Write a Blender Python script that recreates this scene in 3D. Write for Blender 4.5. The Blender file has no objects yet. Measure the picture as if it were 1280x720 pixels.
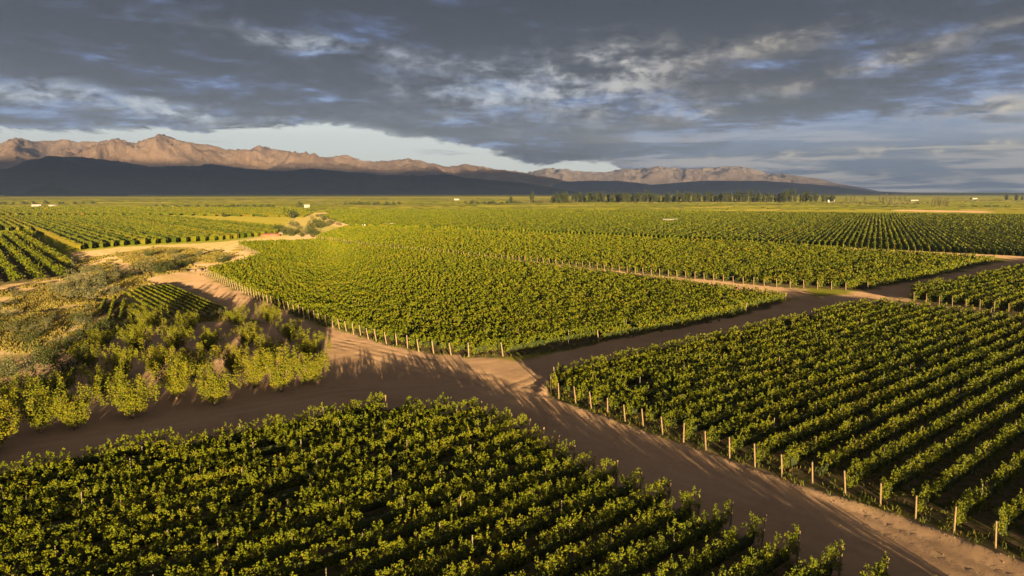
import bpy, math, random
import numpy as np
from mathutils import Vector
R = math.radians
SC = bpy.context.scene
COL = SC.collection
rng = np.random.default_rng(7)
random.seed(7)

# ---------------------------------------------------------------- camera
CAM_H, F, HY = 22.0, 853.0, 240.0          # drone height, focal length in photo pixels, horizon row
PITCH = math.atan((360 - HY) / F)
cam_d = bpy.data.cameras.new('camera')
cam_d.sensor_width = 36.0
cam_d.lens = 36.0 * F / 1280.0
cam_d.clip_start = 0.5
cam_d.clip_end = 120000
cam = bpy.data.objects.new('camera', cam_d)
cam.location = (0, 0, CAM_H)
cam.rotation_euler = (math.pi / 2 - PITCH, 0, 0)
COL.objects.link(cam)
SC.camera = cam

# ---------------------------------------------------------------- light and exposure
SUN_EL, SUN_TO = 4.6, -14.5                # elevation; azimuth the shadows run to (from +Y towards +X)
EXPO = 2.2
SUN_S = 5.0
WS = 0.12
SC.view_settings.view_transform = 'Standard'
SC.view_settings.look = 'None'
SC.view_settings.exposure = EXPO
SC.view_settings.gamma = 1
SC.view_settings.use_curve_mapping = False
sd = bpy.data.lights.new('sun', 'SUN')
sd.energy = SUN_S
sd.angle = R(0.5)
sd.color = (1.0, 0.73, 0.38)
so = bpy.data.objects.new('sun', sd)
sdir = Vector((math.sin(R(SUN_TO)) * math.cos(R(SUN_EL)), math.cos(R(SUN_TO)) * math.cos(R(SUN_EL)), -math.sin(R(SUN_EL))))
so.rotation_euler = sdir.to_track_quat('-Z', 'Y').to_euler()
so.location = (20, -60, 60)
COL.objects.link(so)


def ray(px, py):
    x = (px - 640) / F
    y = (360 - py) / F
    return np.array([x, math.cos(PITCH) + y * math.sin(PITCH), -math.sin(PITCH) + y * math.cos(PITCH)])


def at(px, py):
    d = ray(px, py)
    t = -CAM_H / d[2]
    return np.array([d[0] * t, d[1] * t])


def azel(px, py):
    d = ray(px, py)
    return math.degrees(math.atan2(d[0], d[1])), math.degrees(math.atan2(d[2], math.hypot(d[0], d[1])))


def lin(r, g, b):
    return tuple(((c / 255) / 12.92 if c / 255 <= .04045 else ((c / 255 + .055) / 1.055) ** 2.4) for c in (r, g, b))


class NT:
    """small node builder"""
    def __init__(self, tree):
        self.t = tree
        tree.nodes.clear()

    def n(self, typ, ins=None, **kw):
        nd = self.t.nodes.new(typ)
        for k, v in kw.items():
            setattr(nd, k, v)
        for k, v in (ins or {}).items():
            s = nd.inputs[k]
            if isinstance(v, bpy.types.NodeSocket):
                self.t.links.new(v, s)
            else:
                if s.type == 'RGBA' and len(v) == 3:
                    v = (*v, 1)
                s.default_value = v
        return nd

    def m(self, op, a, b=None, c=None, clamp=False):
        nd = self.t.nodes.new('ShaderNodeMath')
        nd.operation = op
        nd.use_clamp = clamp
        for i, v in enumerate((a, b, c)):
            if v is None:
                continue
            if isinstance(v, bpy.types.NodeSocket):
                self.t.links.new(v, nd.inputs[i])
            else:
                nd.inputs[i].default_value = v
        return nd.outputs[0]

    def mix(self, f, a, b, blend='MIX'):
        nd = self.t.nodes.new('ShaderNodeMix')
        nd.data_type = 'RGBA'
        nd.blend_type = blend
        for i, v in ((0, f), (6, a), (7, b)):
            if isinstance(v, bpy.types.NodeSocket):
                self.t.links.new(v, nd.inputs[i])
            else:
                nd.inputs[i].default_value = (*v, 1) if (i != 0 and len(v) == 3) else v
        return nd.outputs[2]

    def ss(self, v, lo, hi):
        nd = self.n('ShaderNodeMapRange', {'Value': v, 'From Min': lo, 'From Max': hi}, interpolation_type='SMOOTHSTEP')
        return nd.outputs[0]

    def noise(self, vec, scale, detail=4, rough=.55, dist=0, **kw):
        ins = {'Scale': scale, 'Detail': detail, 'Roughness': rough, 'Distortion': dist}
        if vec is not None:
            ins['Vector'] = vec
        return self.n('ShaderNodeTexNoise', ins, **kw).outputs['Fac']


# ---------------------------------------------------------------- world: Nishita sky behind a broken cloud deck
W = bpy.data.worlds.new('World')
SC.world = W
W.use_nodes = True
N = NT(W.node_tree)
sky = N.n('ShaderNodeTexSky', sky_type='NISHITA', sun_disc=False, sun_elevation=R(SUN_EL),
          sun_rotation=R(SUN_TO + 180), altitude=900, air_density=1.0, dust_density=1.2)
tc = N.n('ShaderNodeTexCoord')
sep = N.n('ShaderNodeSeparateXYZ', {0: tc.outputs['Generated']})
dx, dy, dz = sep.outputs
az = N.m('MULTIPLY', N.m('ARCTAN2', dx, dy), 180 / math.pi)
el = N.m('MULTIPLY', N.m('ARCSINE', dz), 180 / math.pi)
den = N.m('ADD', N.m('MAXIMUM', dz, 0.0), 0.10)
plane = N.n('ShaderNodeCombineXYZ', {0: N.m('DIVIDE', dx, den), 1: N.m('MULTIPLY', N.m('DIVIDE', dy, den), 1.15), 2: 0.0}).outputs[0]
# ragged lower edge of the cloud deck (elevation by azimuth)
edge = [(-400, 168), (0, 164), (150, 166), (240, 164), (290, 157), (350, 160), (420, 159), (480, 166), (540, 175), (600, 186), (665, 208), (700, 208), (765, 204), (776, 214), (790, 250), (900, 262)]
lo_az, hi_az = -60.0, 60.0
ramp = N.n('ShaderNodeFloatCurve', {'Value': N.m('DIVIDE', N.m('SUBTRACT', az, lo_az), hi_az - lo_az, clamp=True)})
cv = ramp.mapping.curves[0]
pts = sorted([((a - lo_az) / (hi_az - lo_az), (e + 3) / 12) for a, e in (azel(*p) for p in edge) if -60 < a < 60])
cv.points[0].location = (0, pts[0][1])
cv.points[1].location = (1, 0.0)
for x_, y_ in pts:
    cv.points.new(x_, max(0, min(1, y_)))
for p_ in cv.points:
    p_.handle_type = 'VECTOR'
ramp.mapping.update()
edge_el = N.m('SUBTRACT', N.m('MULTIPLY', ramp.outputs[0], 12), 3)
n_big = N.noise(plane, .55, 8, .55, .35)
n_mid = N.noise(plane, 2.3, 12, .68, .25)
n_bil = N.m('ABSOLUTE', N.m('MULTIPLY', N.m('SUBTRACT', N.noise(plane, 1.2, 8, .6, .2), .5), 3.2))
aev = N.n('ShaderNodeCombineXYZ', {0: N.m('MULTIPLY', az, .28), 1: N.m('MULTIPLY', el, 1.0), 2: 0.0}).outputs[0]
n_edge = N.noise(aev, .7, 12, .68, .5)
n_str = N.noise(N.n('ShaderNodeCombineXYZ', {0: N.m('MULTIPLY', az, .10), 1: N.m('MULTIPLY', el, 1.1), 2: 3.0}).outputs[0], .9, 7, .6, .4)
n_puff = N.noise(N.n('ShaderNodeCombineXYZ', {0: N.m('MULTIPLY', az, .5), 1: N.m('MULTIPLY', el, 1.0), 2: 7.0}).outputs[0], .8, 12, .64, .15)
above = N.m('ADD', N.m('SUBTRACT', el, edge_el), N.m('MULTIPLY', N.m('SUBTRACT', n_edge, .5), 2.6))
wisp = N.m('MULTIPLY', N.ss(n_str, .60, .72), .55)
cover = N.m('MAXIMUM', N.ss(above, -.08, .30), wisp)
# openings and thin places in the deck


def spot(px, py, sx, sy, amp, tilt=0.0):
    a0, e0 = azel(px, py)
    ka, ke = math.degrees(sx / F), math.degrees(sy / F)
    da = N.m('SUBTRACT', az, a0)
    de = N.m('SUBTRACT', N.m('SUBTRACT', el, e0), N.m('MULTIPLY', da, tilt))
    q = N.m('ADD', N.m('POWER', N.m('DIVIDE', da, ka), 2), N.m('POWER', N.m('DIVIDE', de, ke), 2))
    return N.m('MULTIPLY', N.m('EXPONENT', N.m('MULTIPLY', q, -1)), amp)


def total(l):
    o = l[0]
    for x in l[1:]:
        o = N.m('ADD', o, x)
    return o


thin = total([spot(60, 118, 110, 9, 1.1, -.10), spot(190, 132, 90, 7, 1.0, -.2), spot(360, 150, 60, 5, .55, -.1), spot(570, 116, 36, 11, .6),
              spot(690, 118, 150, 30, .85), spot(420, 60, 120, 10, .45, -.1), spot(930, 60, 100, 12, .4, .1), spot(770, 75, 60, 22, .5), spot(880, 142, 22, 6, .5), spot(1100, 80, 120, 10, .38, .22),
              spot(1250, 134, 60, 12, 1.0, .1), spot(1130, 187, 190, 5, 1.0, .02), spot(1000, 195, 160, 4, .6), spot(1050, 214, 40, 4, .5), spot(1150, 219, 60, 3, .5), spot(1230, 182, 60, 5, .6)])
tn = N.m('MULTIPLY', thin, N.ss(N.m('ADD', N.m('MULTIPLY', n_puff, .7), N.m('MULTIPLY', n_str, .3)), .40, .60))
dark = total([spot(680, 105, 10, 1, 0), spot(780, 10, 300, 60, 1.0, .02), spot(250, 60, 260, 60, .5), spot(1080, 110, 170, 22, .5), spot(560, 165, 260, 20, .6, -.1), spot(640, 40, 220, 40, .5)])
K = 2 ** EXPO * WS


def skc(r, g, b):
    return tuple(c / K for c in lin(r, g, b))


shade = N.m('ADD', N.m('MULTIPLY', n_big, .8), N.m('ADD', N.m('MULTIPLY', n_mid, .8), N.m('ADD', N.m('MULTIPLY', n_str, .20), N.m('ADD', N.m('MULTIPLY', n_puff, .26), N.m('MULTIPLY', N.m('SUBTRACT', n_bil, .3), .22)))))
shade = N.m('SUBTRACT', shade, N.m('MULTIPLY', dark, .15))
low = N.m('SUBTRACT', 1.0, N.ss(el, 1.0, 7.0))
right = N.ss(az, 4.0, 16.0)
shade = N.m('ADD', shade, N.m('MULTIPLY', N.m('MULTIPLY', low, right), .30))
cr = N.n('ShaderNodeValToRGB', {0: N.n('ShaderNodeMapRange', {'Value': shade, 'From Min': .89, 'From Max': 1.13}).outputs[0]})
els = cr.color_ramp.elements
els[0].position = 0; els[0].color = (*skc(32, 37, 54), 1)
els[1].position = 1; els[1].color = (*skc(150, 168, 200), 1)
for p_, c_ in ((.3, (50, 57, 78)), (.52, (70, 82, 110)), (.74, (100, 117, 152))):
    e_ = els.new(p_); e_.color = (*skc(*c_), 1)
cloud = N.mix(1.0, cr.outputs[0], (.80, .97, 1.20), 'MULTIPLY')
warm = N.mix(N.ss(az, -6, 22), skc(190, 202, 218), skc(212, 200, 182))
cloud = N.mix(N.m('MULTIPLY', tn, 1.0, clamp=True), cloud, warm)
lowr = N.m('MULTIPLY', N.m('SUBTRACT', 1.0, N.ss(el, 2.2, 6.5)), N.ss(az, 3, 14))
streak = N.ss(n_str, .45, .60)
cloud = N.mix(N.m('MULTIPLY', lowr, .8), cloud, N.mix(streak, skc(104, 116, 136), skc(226, 214, 198)))
tn2 = N.m('MULTIPLY', N.m('MULTIPLY', thin, N.ss(n_puff, .53, .66)), .9, clamp=True)
cloud = N.mix(tn2, cloud, N.mix(N.ss(az, -6, 22), skc(226, 232, 240), skc(238, 224, 202)))
# underside of the edge catches light
rim = N.m('MULTIPLY', N.m('SUBTRACT', N.ss(above, -.1, .25), N.ss(above, .2, .75)), .45)
cloud = N.mix(N.m('MULTIPLY', rim, N.ss(n_puff, .35, .65)), cloud, skc(196, 200, 205))
# unseen sky overhead and behind the camera, brightened to fill the shade
behind = N.ss(N.m('MULTIPLY', dy, -1), -.45, .55)
up = N.ss(el, 17, 55)
sky_fill = N.m('MAXIMUM', behind, up)
cloud = N.mix(sky_fill, cloud, skc(146, 138, 132))
clear = N.mix(.92, N.mix(1.0, sky.outputs[0], (.8, .8, .85), 'MULTIPLY'), tuple(c * 1.2 for c in skc(246, 252, 248)))
final = N.mix(cover, clear, cloud)
bg = N.n('ShaderNodeBackground', {'Color': final, 'Strength': WS})
wo = N.n('ShaderNodeOutputWorld')
W.node_tree.links.new(bg.outputs[0], wo.inputs['Surface'])


# ---------------------------------------------------------------- mesh and object helpers
def np_mesh(name, verts, faces, mat=None, smooth=False, k=4, mat2=None, n2=0):
    """faces: (n,k) int array"""
    me = bpy.data.meshes.new(name)
    verts = np.asarray(verts, np.float32)
    faces = np.asarray(faces, np.int32)
    me.vertices.add(len(verts))
    me.vertices.foreach_set('co', verts.ravel())
    nf = len(faces)
    me.loops.add(nf * k)
    me.loops.foreach_set('vertex_index', faces.ravel())
    me.polygons.add(nf)
    me.polygons.foreach_set('loop_start', np.arange(0, nf * k, k, dtype=np.int32))
    if smooth:
        me.polygons.foreach_set('use_smooth', np.ones(nf, bool))
    me.update(calc_edges=True)
    if mat:
        me.materials.append(mat)
    if mat2:
        me.materials.append(mat2)
        mi = np.zeros(nf, np.int32)
        mi[nf - n2:] = 1
        me.polygons.foreach_set('material_index', mi)
    return me


def link(name, me, parent=None, loc=None, rot=None):
    o = bpy.data.objects.new(name, me)
    COL.objects.link(o)
    if parent is not None:
        o.parent = parent
    if loc is not None:
        o.location = loc
    if rot is not None:
        o.rotation_euler = rot
    return o


def thing(name, label, cat, loc=(0, 0, 0), rz=0, group=None):
    o = link(name, None, None, loc, (0, 0, rz))
    o.empty_display_size = .3
    tag(o, label, cat, group)
    return o


def tag(o, label=None, cat=None, group=None, kind=None):
    if label: o['label'] = label
    if cat: o['category'] = cat
    if group: o['group'] = group
    if kind: o['kind'] = kind
    return o


def dup(root, loc=None, rz=None, label=None, group=None, scale=None):
    r = root.copy()
    COL.objects.link(r)
    if loc is not None: r.location = loc
    if rz is not None: r.rotation_euler = (0, 0, rz)
    if scale is not None: r.scale = scale if hasattr(scale, '__len__') else (scale,) * 3
    if label: r['label'] = label
    if group: r['group'] = group
    for ch in list(root.children):
        c = ch.copy(); COL.objects.link(c); c.parent = r
        for g in ch.children:
            d = g.copy(); COL.objects.link(d); d.parent = c
    return r


class MB:
    """collects simple solids (quads and tris as quads) into one mesh"""
    def __init__(self):
        self.v = []; self.f = []

    def box(self, x0, x1, y0, y1, z0, z1, taper=1.0):
        b = len(self.v)
        cx, cy = (x0 + x1) / 2, (y0 + y1) / 2
        for z, t in ((z0, 1.0), (z1, taper)):
            for x, y in ((x0, y0), (x1, y0), (x1, y1), (x0, y1)):
                self.v.append((cx + (x - cx) * t, cy + (y - cy) * t, z))
        for q in ((0, 3, 2, 1), (4, 5, 6, 7), (0, 1, 5, 4), (1, 2, 6, 5), (2, 3, 7, 6), (3, 0, 4, 7)):
            self.f.append([b + i for i in q])
        return self

    def tube(self, p0, p1, r0, r1, n=6, cap=True):
        p0, p1 = Vector(p0), Vector(p1)
        d = (p1 - p0).normalized()
        a = d.orthogonal().normalized()
        c = d.cross(a)
        b = len(self.v)
        for p, r in ((p0, r0), (p1, r1)):
            for i in range(n):
                t = 2 * math.pi * i / n
                self.v.append(tuple(p + (a * math.cos(t) + c * math.sin(t)) * r))
        for i in range(n):
            j = (i + 1) % n
            self.f.append([b + i, b + j, b + n + j, b + n + i])
        if cap:
            self.v.append(tuple(p1 + d * r1 * .15))
            t = len(self.v) - 1
            for i in range(n):
                self.f.append([b + n + i, b + n + (i + 1) % n, t])
        return self

    def prism(self, pts, y0, y1):
        """gable outline pts (x,z) extruded in y"""
        b = len(self.v); n = len(pts)
        for y in (y0, y1):
            for x, z in pts:
                self.v.append((x, y, z))
        for i in range(n):
            j = (i + 1) % n
            self.f.append([b + i, b + j, b + n + j, b + n + i])
        self.f.append([b + i for i in range(n)][::-1])
        self.f.append([b + n + i for i in range(n)])
        return self

    def mesh(self, name, mat):
        me = bpy.data.meshes.new(name)
        me.from_pydata([tuple(p) for p in self.v], [], self.f)
        me.materials.append(mat)
        me.update()
        return me


def vnoise(x, y, seed=0):
    """2-D value noise, numpy"""
    x = np.asarray(x, float); y = np.asarray(y, float)
    xi = np.floor(x).astype(np.int64); yi = np.floor(y).astype(np.int64)
    xf = x - xi; yf = y - yi
    u = xf * xf * (3 - 2 * xf); v = yf * yf * (3 - 2 * yf)

    def h(a, b):
        n = (a * 374761393 + b * 668265263 + seed * 1442695041) & 0xffffffff
        n = ((n ^ (n >> 13)) * 1274126177) & 0xffffffff
        n = (n ^ (n >> 16)) & 0xffff
        return n / 65535.0
    return (h(xi, yi) * (1 - u) + h(xi + 1, yi) * u) * (1 - v) + (h(xi, yi + 1) * (1 - u) + h(xi + 1, yi + 1) * u) * v


def fbm(x, y, o=5, seed=0, gain=.5, ridged=False):
    s = 0; a = 1; t = 0
    for i in range(o):
        n = vnoise(x * 2 ** i + 17.3 * i, y * 2 ** i - 9.1 * i, seed + i)
        if ridged:
            n = 1 - abs(2 * n - 1)
        s = s + a * n; t += a; a *= gain
    return s / t


def wpoly(pts):
    return np.array([at(*p) for p in pts])


def sdist(P, poly):
    """signed distance (positive inside) of points P to polygon"""
    x, y = P[:, 0], P[:, 1]
    inside = np.zeros(len(P), bool)
    dmin = np.full(len(P), 1e9)
    n = len(poly)
    for i in range(n):
        a = poly[i]; b = poly[(i + 1) % n]
        c = ((a[1] > y) != (b[1] > y)) & (x < (b[0] - a[0]) * (y - a[1]) / (b[1] - a[1] + 1e-12) + a[0])
        inside ^= c
        e = b - a
        t = np.clip(((x - a[0]) * e[0] + (y - a[1]) * e[1]) / (e @ e + 1e-12), 0, 1)
        dmin = np.minimum(dmin, np.hypot(x - a[0] - t * e[0], y - a[1] - t * e[1]))
    return np.where(inside, dmin, -dmin)


def inside(p, poly):
    return sdist(np.array([p]), poly)[0] > 0


# ---------------------------------------------------------------- materials
def new_mat(name):
    m = bpy.data.materials.new(name)
    m.use_nodes = True
    return m, NT(m.node_tree)


def leaf_mat(name, cols, trans=.35, rough=.55, spread=1.0, objvar=.25):
    """leaf colour varies per leaf (random per island), per patch and per plant"""
    m, n = new_mat(name)
    geo = n.n('ShaderNodeNewGeometry')
    oi = n.n('ShaderNodeObjectInfo')
    cr = n.n('ShaderNodeValToRGB')
    e = cr.color_ramp.elements
    e[0].position = cols[0][0]; e[0].color = (*cols[0][1], 1)
    e[1].position = cols[-1][0]; e[1].color = (*cols[-1][1], 1)
    for p, c in cols[1:-1]:
        k = e.new(p); k.color = (*c, 1)
    patch = n.noise(geo.outputs['Position'], .5, 3, .6)
    patch2 = n.noise(geo.outputs['Position'], .045, 3, .6)
    v = n.m('ADD', n.m('MULTIPLY', geo.outputs['Random Per Island'], .62 * spread),
            n.m('ADD', n.m('MULTIPLY', n.m('ADD', patch, patch2), .34), n.m('MULTIPLY', oi.outputs['Random'], objvar * .4)))
    v = n.m('SUBTRACT', v, .12)
    n.t.links.new(v, cr.inputs[0])
    d = n.n('ShaderNodeBsdfDiffuse', {'Color': cr.outputs[0], 'Roughness': .4})
    tcol = n.mix(1.0, cr.outputs[0], (1.25, 1.2, .55), 'MULTIPLY')
    t = n.n('ShaderNodeBsdfTranslucent', {'Color': tcol})
    g = n.n('ShaderNodeBsdfGlossy', {'Color': (.6, .6, .55), 'Roughness': rough})
    mx = n.n('ShaderNodeMixShader', {0: trans, 1: d.outputs[0], 2: t.outputs[0]})
    fr = n.n('ShaderNodeFresnel', {'IOR': 1.35})
    mg = n.n('ShaderNodeMixShader', {0: n.m('MULTIPLY', fr.outputs[0], .12), 1: mx.outputs[0], 2: g.outputs[0]})
    o = n.n('ShaderNodeOutputMaterial')
    n.t.links.new(mg.outputs[0], o.inputs['Surface'])
    return m


def simple_mat(name, c1, c2=None, scale=4, rough=.8, bump=0, detail=5):
    m, n = new_mat(name)
    geo = n.n('ShaderNodeTexCoord')
    f = n.noise(geo.outputs['Object'], scale, detail, .6)
    col = n.mix(n.ss(f, .3, .7), c1, c2 or tuple(x * .6 for x in c1))
    ins = {'Base Color': col, 'Roughness': rough}
    if bump:
        ins['Normal'] = n.n('ShaderNodeBump', {'Height': f, 'Distance': bump, 'Strength': .8}).outputs[0]
    b = n.n('ShaderNodeBsdfPrincipled', ins)
    b.inputs['Specular IOR Level'].default_value = .2
    o = n.n('ShaderNodeOutputMaterial')
    n.t.links.new(b.outputs[0], o.inputs['Surface'])
    return m


M_VINE = leaf_mat('vine_leaf', [(0, (.026, .042, .003)), (.35, (.060, .082, .004)), (.62, (.108, .126, .006)), (.88, (.165, .150, .008)), (.99, (.20, .11, .016))], trans=.2)
M_FARCROP = leaf_mat('far_crop', [(0, (.035, .045, .005)), (.4, (.07, .078, .007)), (.7, (.10, .10, .012)), (1, (.16, .125, .035))], trans=.1)
M_ORCH = leaf_mat('orchard_leaf', [(0, (.040, .058, .005)), (.4, (.092, .106, .007)), (.78, (.150, .148, .009)), (1, (.25, .16, .014))], trans=.22)
M_BUSH = leaf_mat('scrub_leaf', [(0, (.04, .045, .016)), (.5, (.08, .08, .03)), (1, (.15, .13, .05))], trans=.15)
M_DARKB = leaf_mat('dark_scrub_leaf', [(0, (.018, .028, .010)), (.6, (.04, .052, .014)), (1, (.08, .085, .02))], trans=.15)
M_SILVER = leaf_mat('silver_leaf', [(0, (.05, .058, .024)), (.5, (.09, .095, .042)), (1, (.14, .135, .065))], trans=.2)
M_FIR = leaf_mat('windbreak_leaf', [(0, (.012, .020, .008)), (.5, (.024, .034, .010)), (1, (.045, .052, .016))], trans=.1, objvar=.8)
M_POPLAR = leaf_mat('poplar_leaf', [(0, (.07, .075, .03)), (.5, (.11, .105, .04)), (1, (.17, .15, .06))], trans=.3)
M_GRASS = leaf_mat('grass_blade', [(0, (.09, .085, .014)), (.45, (.18, .15, .03)), (.8, (.26, .20, .055)), (1, (.32, .23, .09))], trans=.2)
M_WEED = leaf_mat('weed_leaf', [(0, (.03, .045, .01)), (.5, (.07, .085, .014)), (.85, (.13, .11, .02)), (1, (.24, .10, .02))], trans=.3)
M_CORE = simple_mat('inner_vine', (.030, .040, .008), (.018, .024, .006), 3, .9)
M_POST = simple_mat('weathered_wood', (.24, .165, .09), (.14, .10, .06), 9, .85, .004)
M_POST2 = simple_mat('dry_wood', (.27, .20, .115), (.18, .13, .08), 9, .85)
M_METAL = simple_mat('pale_post', (.22, .18, .12), (.13, .11, .08), 9, .8)
M_BARK = simple_mat('bark', (.20, .145, .095), (.09, .065, .045), 14, .9, .01)
M_STONE = simple_mat('stone', (.24, .165, .11), (.15, .105, .07), 6, .9, .02)
M_WHITE = simple_mat('white_wall', (.36, .33, .28), (.28, .25, .21), 1.2, .7)
M_ROOF = simple_mat('roof_sheet', (.38, .30, .24), (.25, .19, .15), 1.5, .6)
M_DARK = simple_mat('dark_opening', (.03, .03, .035), (.05, .05, .055), 2, .3)
M_RED = simple_mat('red_soil', (.34, .13, .07), (.24, .10, .06), .6, .95, .05)

# ---------------------------------------------------------------- the layout, as ground polygons
U = np.array([math.sin(R(50.7)), math.cos(R(50.7))])     # row direction of the near blocks
V = np.array([math.sin(R(140.7)), math.cos(R(140.7))])   # across the rows


def az_dir(a):
    return np.array([math.sin(R(a)), math.cos(R(a))])


pA = wpoly([(-230, 666), (0, 614), (200, 570), (480, 519), (598, 524), (655, 548), (722, 588), (800, 622), (905, 662), (985, 700), (1095, 738), (1225, 795), (1400, 878), (1760, 1060), (-900, 1060)])
pC = wpoly([(688, 495), (697, 472), (854, 434), (985, 405), (1092, 384), (1280, 405), (1480, 428), (1620, 520), (1520, 790), (1258, 690), (1100, 632), (985, 598), (850, 551), (720, 504)])
pB = wpoly([(257, 343), (330, 378), (400, 404), (470, 427), (530, 441), (590, 447), (655, 444), (700, 437), (800, 419), (900, 400), (984, 378), (960, 373), (800, 352), (640, 332), (460, 312), (396, 304), (296, 308), (313, 316), (328, 323), (302, 331)])
pE = wpoly([(395, 299), (460, 309), (640, 326), (800, 342), (960, 358), (1075, 364), (1165, 347), (1246, 328), (960, 308), (800, 301), (600, 292), (432, 286)])
pG = wpoly([(1142, 377), (1280, 394), (1460, 415), (1500, 330), (1290, 336), (1140, 366)])
pF = wpoly([(440, 283), (600, 288), (700, 293), (960, 305), (1280, 321), (1420, 328), (1420, 272), (640, 263), (400, 270)])
pH = wpoly([(-60, 300), (36, 291), (100, 344), (60, 350), (0, 357), (-60, 364)])
pI = wpoly([(48, 290), (97, 313), (160, 307), (270, 301), (345, 294), (356, 286), (200, 271), (-80, 272), (-80, 286)])
pJ = wpoly([(150, 370), (214, 358), (287, 388), (262, 398), (205, 408), (180, 395)])
pK = wpoly([(124, 382), (152, 376), (168, 402), (130, 412)])
BLOCKS = dict(A=pA, B=pB, C=pC, E=pE, G=pG, F=pF, H=pH, I=pI, J=pJ, K=pK)
dirt_polys = [wpoly(p) for p in (
    [(-900, 900), (-900, 560), (-200, 500), (0, 462), (140, 415), (290, 402), (420, 410), (620, 446), (700, 468), (690, 498), (985, 600), (1260, 693), (1530, 795), (1500, 900)],
    [(430, 455), (330, 404), (280, 390), (215, 360), (178, 352), (232, 340), (262, 348), (400, 407), (560, 450)],
    [(228, 345), (262, 346), (302, 332), (330, 323), (314, 315), (288, 307), (268, 320), (238, 333)],
    [(100, 336), (90, 316), (104, 313), (128, 315), (160, 330), (195, 346), (175, 348), (140, 336)],
    [(640, 452), (985, 376), (1075, 364), (1246, 328), (1300, 318), (1500, 318), (1500, 331), (1280, 337), (1138, 367), (1140, 378), (1460, 416), (1460, 428), (1280, 406), (1092, 385), (854, 435), (697, 473), (686, 500), (630, 500)],
    [(396, 299.5), (460, 309), (1000, 361), (1020, 376), (960, 370), (460, 311.5), (396, 303)],
    [(430, 281), (640, 286.5), (960, 304), (1290, 321), (1290, 325), (960, 307), (600, 290), (430, 283.5)],
    [(360, 303), (372, 291), (392, 290), (399, 302)],
    [(393, 262), (400, 262), (447, 282), (425, 284)],
    [(-120, 376), (-120, 364), (0, 358), (92, 347), (135, 346), (130, 353), (0, 366)],
    [(1120, 262), (1240, 264), (1240, 266), (1120, 264)],
)]
scrub_poly = wpoly([(-900, 560), (-400, 380), (-120, 365), (0, 357), (96, 344), (92, 316), (150, 309), (270, 303), (345, 295), (380, 296), (396, 300), (396, 305), (296, 309), (313, 316), (328, 323), (302, 331), (257, 343), (230, 352), (300, 398), (300, 405), (140, 425), (0, 470)])
ALLV = [pA, pB, pC, pE, pG, pF, pH, pI, pJ, pK]


def H(x, y):
    """gentle relief of the ground, metres"""
    x = np.asarray(x, float); y = np.asarray(y, float)
    P = np.stack([x.ravel(), y.ravel()], 1)
    h = .16 * (fbm(P[:, 0] / 9, P[:, 1] / 9, 3, 3) - .5) + .05 * (fbm(P[:, 0] / 1.6, P[:, 1] / 1.6, 3, 11) - .5)
    near = (P[:, 1] < 320) & (np.abs(P[:, 0]) < 320)
    Q = P[near]
    s = sdist(Q, scrub_poly)
    w = np.clip(s / 8, 0, 1)
    hh = h[near] + w * (1.5 * (fbm(Q[:, 0] / 22, Q[:, 1] / 22, 3, 21) - .42) + .5 * (fbm(Q[:, 0] / 5, Q[:, 1] / 5, 3, 31) - .5))
    # low graded berm along the ends of the rows of the right-hand block
    sC = -sdist(Q, pC)
    onroad = ((Q @ U) < (at(690, 498) @ U) + 10)
    b = np.exp(-((sC - 1.15) / .55) ** 2) * (.15 + .16 * (fbm(Q[:, 0] / .9, Q[:, 1] / .9, 3, 5) - .3)) * (onroad & (sC > -1))
    hh = hh + b
    h[near] = hh
    far = np.hypot(P[:, 0], P[:, 1])
    h = h * np.clip(1.4 - far / 900, .0, 1)
    return h.reshape(x.shape)


def h1(p):
    return float(H(np.array([p[0]]), np.array([p[1]]))[0])


# ---------------------------------------------------------------- ground sheet, dirt roads cut out of the same relief
def graded(lo, hi, step, out_lo, out_hi, g):
    mid = list(np.arange(lo, hi + 1e-6, step))
    a = []; s = step; x = lo
    while x > out_lo:
        s *= 1 + g; x -= s; a.append(x)
    b = []; s = step; x = hi
    while x < out_hi:
        s *= 1 + g; x += s; b.append(x)
    return np.array(a[::-1] + mid + b)


xs = graded(-50, 56, .42, -42000, 42000, .028)
ys = graded(22, 104, .42, -6000, 46000, .028)
GX, GY = np.meshgrid(xs, ys)
gz = H(GX, GY)
P = np.stack([GX.ravel(), GY.ravel()], 1)
wob = np.stack([fbm(P[:, 0] / 3.5, P[:, 1] / 3.5, 3, 41) - .5, fbm(P[:, 0] / 3.5, P[:, 1] / 3.5, 3, 51) - .5], 1) * 1.6
Q = P + wob * np.clip(np.hypot(P[:, 0], P[:, 1]) / 60, .5, 3)[:, None]
nearm = (P[:, 1] < 1400) & (P[:, 1] > 0) & (np.abs(P[:, 0]) < 1400)


def smask(polys, soft):
    r = np.zeros(len(P))
    for pl in polys:
        d = sdist(Q[nearm], pl)
        r[nearm] = np.maximum(r[nearm], np.clip(d / soft + .5, 0, 1))
    return r


z_dirt = smask(dirt_polys, 1.2)
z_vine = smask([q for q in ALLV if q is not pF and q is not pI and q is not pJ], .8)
scrub2 = wpoly([(300, 300), (352, 288), (364, 274), (392, 262), (402, 262), (430, 282), (398, 297), (396, 300), (345, 296)])
z_scrub = np.maximum(smask([scrub_poly], 3.0), .5 * smask([scrub2], 5.0))
P0 = P.copy()
GN = len(xs)
idx = np.arange(len(P)).reshape(len(ys), len(xs))
quads = np.stack([idx[:-1, :-1], idx[:-1, 1:], idx[1:, 1:], idx[1:, :-1]], -1).reshape(-1, 4)
isroad = (z_dirt[quads].mean(1) > .5) & (z_vine[quads].mean(1) < .5)


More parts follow.
